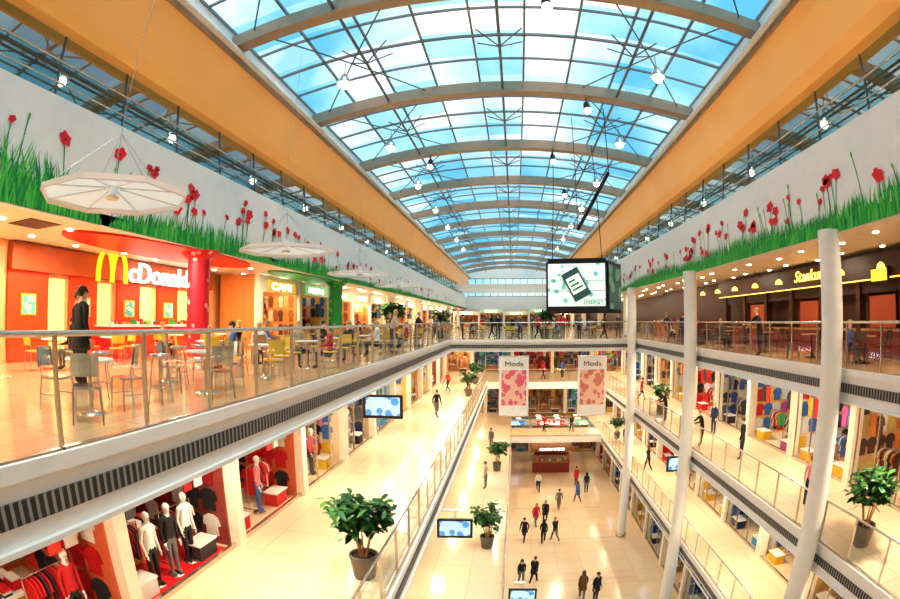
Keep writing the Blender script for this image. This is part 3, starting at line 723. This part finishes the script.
# ---------------------------------------------------------------- plants
LEAF=[mat('leaf_dark',(.015,.075,.02),.35),mat('leaf_mid',(.03,.14,.03),.35),mat('leaf_light',(.08,.22,.05),.35)]
def plant(seed,nl=260,big=1):
    random.seed(seed); b=MB()
    b.lathe((0,0,0),[(0,0),(.2,0),(.23,.04),(.29,.5),(.31,.52),(.31,.57),(.27,.57),(.26,.5)],mat('grey_pot',(.16,.14,.12),.4),24)
    b.lathe((0,0,.5),[(0,0),(.27,0)],mat('soil',(.05,.03,.02),.9),16)
    tips=[]
    for k in range(6):
        a=k*1.05+U(-.3,.3); p0=Vector((.06*math.cos(a),.06*math.sin(a),.5)); p1=p0+Vector((.13*math.cos(a),.13*math.sin(a),.5)); p2=p1+Vector((.22*math.cos(a),.22*math.sin(a),U(.3,.8)))
        b.cyl(p0,p1,.025,WOOD,.018,6); b.cyl(p1,p2,.018,WOOD,.008,6)
        for q2 in range(6):
            t=U(.1,1); s_=p1.lerp(p2,t); aa=U(0,6.28); e=s_+Vector((.3*math.cos(aa),.3*math.sin(aa),U(-.05,.3))); b.cyl(s_,e,.008,WOOD,.004,4); tips+=[e,s_.lerp(e,.5),p2]
    for i in range(nl):
        t=random.choice(tips); a=U(0,6.28); el=U(-.5,.9); L=U(.14,.27)*big; w=L*U(.22,.34)
        d=Vector((math.cos(a)*math.cos(el),math.sin(a)*math.cos(el),math.sin(el))); s=d.cross(Vector((0,0,1))).normalized()
        s=(s+Vector((0,0,U(-.5,.5)))).normalized()
        p0=t+Vector((U(-.12,.12),U(-.12,.12),U(-.12,.12))); dr=Vector((0,0,-1))
        c1=p0+d*L*.35; c2=p0+d*L*.7+dr*L*.1; c3=p0+d*L+dr*L*.3
        b.add([p0,c1+s*w,c1-s*w,c2+s*w*.85,c2-s*w*.85,c3,c1+dr*.015,c2+dr*.02],[(0,1,6),(0,6,2),(1,3,7,6),(6,7,4,2),(3,5,7),(7,5,4)],random.choice(LEAF),True)
    return b.mesh('plant')
pm1=plant(1,620,1.1); pm2=plant(2,520,1)
random.seed(99)
for x,y,z,s,rz in ((-3.15,10.0,L2,1.08,0),(-.95,21.4,L1,1.1,1),(-.95,33.9,L1,1.05,2),(-3.3,38.5,L2,1.0,3),(-3.3,46,L2,1,4),(9.15,9.6,L2,1.05,2),(9.15,30,L2,1.0,1),(9.2,43,L1,1,0),(-4.9,35,L3,1.1,1),(-8,33.6,L3,1.3,0),(2.5,38.9,L3,1.1,2)):
    place('potted_ficus_tree',pm1 if rz%2==0 else pm2,(x,y,z),rz,s)
# ---------------------------------------------------------------- monitors
SCR=blotch('monitor_picture',(.5,.75,.9),(.1,.35,.7),2.6,emit=.55,thr=.35)
b=MB(); b.box((-.66,-.05,-.39),(.66,.06,.39),BLACK); b.box((-.57,-.06,-.29),(.57,-.05,.32),SCR)
b.box((-.25,.06,-.2),(.25,.14,.2),GREYST); b.cyl((0,.1,.2),(0,.1,.72),.03,WHITE,n=8); b.box((-.45,.02,.68),(.1,.18,.74),WHITE)
mon=b.mesh('monitor')
place('hanging_monitor',mon,(-3.98,15.3,12.1),math.radians(5),(.95,1,.95))
place('hanging_monitor',mon,(-1.8,16,L2-1.2),math.radians(5),(.9,1,.9))
place('hanging_monitor',mon,(.7,19.3,3.1),0,(.9,1,.9))
place('hanging_monitor',mon,(8.5,24,L2-.7-.74),0)
# jumbotron
SCR2=blotch('video_picture',(.75,.85,.85),(.2,.55,.5),2.4,emit=.55,thr=.3)
e=bpy.data.objects.new('hanging_video_screen',None); bpy.context.collection.objects.link(e); e.location=(3.25,25,16.4); e.rotation_euler=(0,0,math.radians(-10))
b=MB(); b.box((-1.6,0,-1.3),(1.45,.35,1.25),BLACK); b.box((-1.5,-.02,-.95),(1.35,0,1.15),SCR2)
Mc=Matrix.Translation((-.1,-.06,.12))@Matrix.Rotation(math.radians(-28),4,'Y')
b.box((-.45,0,-.75),(.45,.03,.75),mat('can_art',(.04,.12,.1),.3,emit=.3),Mc); b.box((-.36,-.01,-.4),(.36,0,.45),mat('can_label',(.9,.9,.9),.3,emit=.6),Mc)
for k in range(3): b.box((-.28,-.02,-.25+k*.22),(.28-.1*k,-.01,-.15+k*.22),GREEN,Mc)
add_text(b,'ENERGY',.25,-.04,-.85,.32,GREEN,.005,1.0)
for z in (.3,-.2): b.box((-1.6,-.03,z),(1.45,-.025,z+.015),BLACK)
b.obj('front_screen',parent=e)
b=MB(); Mr=Matrix.Translation((1.5,.05,0))@Matrix.Rotation(math.radians(68),4,'Z')
b.box((0,0,-1.3),(1.9,.3,1.25),BLACK,Mr); b.box((.1,-.02,-1.1),(1.8,0,1.1),blotch('video_side',(.04,.12,.12),(.2,.35,.25),1.5,emit=.2),Mr); b.obj('side_screen',parent=e)
b=MB()
for x in (-1.3,1.2): b.cyl((x,.2,1.3),(x*.8,.2,7.3),.02,BLACK,n=6)
b.box((-1.5,.1,1.25),(1.4,.3,1.42),BLACK); b.obj('suspension_rig',parent=e)
b=MB(); b.cyl((0,0,0),(1.3,-1.2,2.3),.08,BLACK,n=8); b.cyl((1.3,-1.2,2.3),(1.3,-1.2,5.3),.02,BLACK,n=5); b.cyl((0,0,0),(0,0,5.3),.015,BLACK,n=5); b.obj('black_ceiling_boom',(2.9,22,18.7))
def spot(x,y):
    b=MB(); z=az(x)-.3; b.cyl((0,0,0),(0,0,-.35),.02,BLACK,n=6); b.cyl((0,.02,-.3),(0,-.25,-.7),.13,BLACK,.17,12); b.cyl((0,-.25,-.7),(0,-.27,-.73),.15,LAMPW,n=12); b.obj('track_spotlight',(x,y,z))
for x,y in ((3.2,19.25),(2.3,26.4),(-4.3,26.4),(1.2,12.1),(3.6,33.5)): spot(x,y)
b=MB(); b.cyl((0,0,0),(0,0,-.5),.015,GREYST,n=6); b.lathe((0,0,-.85),[(.02,.38),(.1,.36),(.24,.1),(.26,0)],STEEL,16); b.ball((0,0,-.9),.17,LAMPW,12)
gl=b.mesh('globe')
for i,y in enumerate(ribs[1:9]):
    for x in (-5.6,5.2): place('pendant_globe_lamp',gl,(x,y+3.3 if i else y+4.0,az(x)-.05))
# ---------------------------------------------------------------- banners
for x,c in ((.1,(.7,.12,.2)),(5.2,(.6,.2,.15))):
    b=MB(); b.box((-.95,0,0),(.95,.03,3.9),mat('banner_cloth',(.85,.8,.77),.7)); b.box((-.8,-.01,.7),(.8,0,3.0),blotch('banner_art%d'%int(x),(.8,.5,.4),c,2.6,thr=.5))
    b.cyl((-1,0,3.9),(1,0,3.9),.03,STEEL,n=6); b.cyl((-1,0,0),(1,0,0),.03,STEEL,n=6)
    for xx in (-.8,.8): b.cyl((xx,0,3.9),(xx,.1,4.3),.01,STEEL,n=4)
    add_text(b,'Moda',-.6,-.02,3.25,.45,CL[4],.005,1.2)
    b.obj('hanging_banner',(x,32.8,L3-.7-4.2))
# ---------------------------------------------------------------- ground kiosk
b=MB()
b.box((-1.8,-1.2,0),(1.8,1.2,1.05),mat('kiosk_red',(.3,.05,.03),.4)); b.box((-1.9,-1.3,1.05),(1.9,1.3,1.12),WOOD)
for sx in (-1.7,1.7):
    for sy in (-1.1,1.1): b.cyl((sx,sy,1.1),(sx,sy,2.3),.04,STEEL,n=8)
b.box((-2,-1.4,2.3),(2,1.4,2.6),WOOD); add_text(b,'COFFEE',-1.2,-1.41,2.33,.28,LAMPW,.01,2.4)
for i in range(14): b.box((-1.7+i*.25,-1.1,1.12),(-1.55+i*.25,-.8,1.12+U(.1,.4)),random.choice([RED,YEL,GREEN,WP,WOOD]))
kio=b.mesh('kiosk'); place('coffee_kiosk',kio,(3.9,49.2,G)); place('coffee_kiosk',kio,(4.2,53.2,G))
b=MB()
for y in range(8,44,6): b.box((.4,y,.0),(7.2,y+.25,.004),mat('floor_band',(.7,.52,.36),.2))
b.obj('trim_floor_bands')
b=MB()
for i in range(9): b.box((0,i*.1,-.02),(1.0,i*.1+.05,0),GREYST)
b.box((-.05,-.05,-.01),(1.05,.95,0),BLACK); b.obj('ceiling_vent_grille',(-10.6,6.5,SOF))
# ---------------------------------------------------------------- lights
def downlight(x,y,z,p,r=.22,col=(1,.82,.6),nm='recessed_downlight'):
    l=bpy.data.lights.new(nm,'AREA'); l.shape='DISK'; l.size=r*2; l.energy=p; l.color=col
    o=bpy.data.objects.new(nm,l); o.location=(x,y,z); bpy.context.collection.objects.link(o)
for y in range(1,92,7):
    downlight(-11,y+.5,SOF-.09,200); downlight(-9.2,y+3.5,SOF-.09,140)
    downlight(9.6,y+.5,SOF-.03,110)
for y in range(1,58,7):
    downlight(-5.2,y+1,L3-.76,230); downlight(9.9,y+1,L3-.76,230)
    downlight(9.6,y+2,L2-.73,190); downlight(-3.6,y+2,L2-.73,110)
for y in (38,46): 
    for x in (-1,5): downlight(x,y,L3-.76,250)
b=MB()
for y in range(0,90,2):
    for x in (-12,-10.2,9.2,11): b.cyl((x+.3*(y%4==0),y,SOF-.025),(x+.3*(y%4==0),y,SOF),.09,LAMP,n=10)
b.obj('ceiling_downlight_lenses')
sun=bpy.data.lights.new('sun','SUN'); sun.energy=2.2; sun.angle=math.radians(20); sun.color=(1,.93,.84)
so=bpy.data.objects.new('sun',sun); so.rotation_euler=(math.radians(18),math.radians(12),0); bpy.context.collection.objects.link(so)
# ---------------------------------------------------------------- world
w=bpy.data.worlds.new('World'); sc.world=w; w.use_nodes=True; nt=w.node_tree
bg=nt.nodes['Background']; tc=nt.nodes.new('ShaderNodeTexCoord'); n=nt.nodes.new('ShaderNodeTexNoise'); n.inputs['Scale'].default_value=3.0; n.inputs['Detail'].default_value=5
r=nt.nodes.new('ShaderNodeValToRGB'); r.color_ramp.elements[0].position=.42; r.color_ramp.elements[0].color=(.3,.6,.76,1); r.color_ramp.elements[1].position=.6; r.color_ramp.elements[1].color=(1,1,1,1)
nt.links.new(tc.outputs['Generated'],n.inputs['Vector']); nt.links.new(n.outputs['Fac'],r.inputs['Fac']); nt.links.new(r.outputs['Color'],bg.inputs['Color']); bg.inputs['Strength'].default_value=1.35
# ---------------------------------------------------------------- camera
cd=bpy.data.cameras.new('camera'); cam=bpy.data.objects.new('camera',cd); bpy.context.collection.objects.link(cam)
cam.location=(0,0,EYE); cam.rotation_euler=(math.radians(92.3),0,math.radians(7.0))
cd.lens=14.5; cd.sensor_width=36; cd.clip_end=500; cd.clip_start=.02
cd.type='PANO'
for tgt in (getattr(cd,'cycles',None),cd):
    for k_,v_ in (('panorama_type','FISHEYE_EQUISOLID'),('fisheye_lens',20.5),('fisheye_fov',math.pi)):
        try: setattr(tgt,k_,v_)
        except Exception as ex: print('cam',k_,ex)
sc.camera=cam
print('OBJS',len(bpy.data.objects))
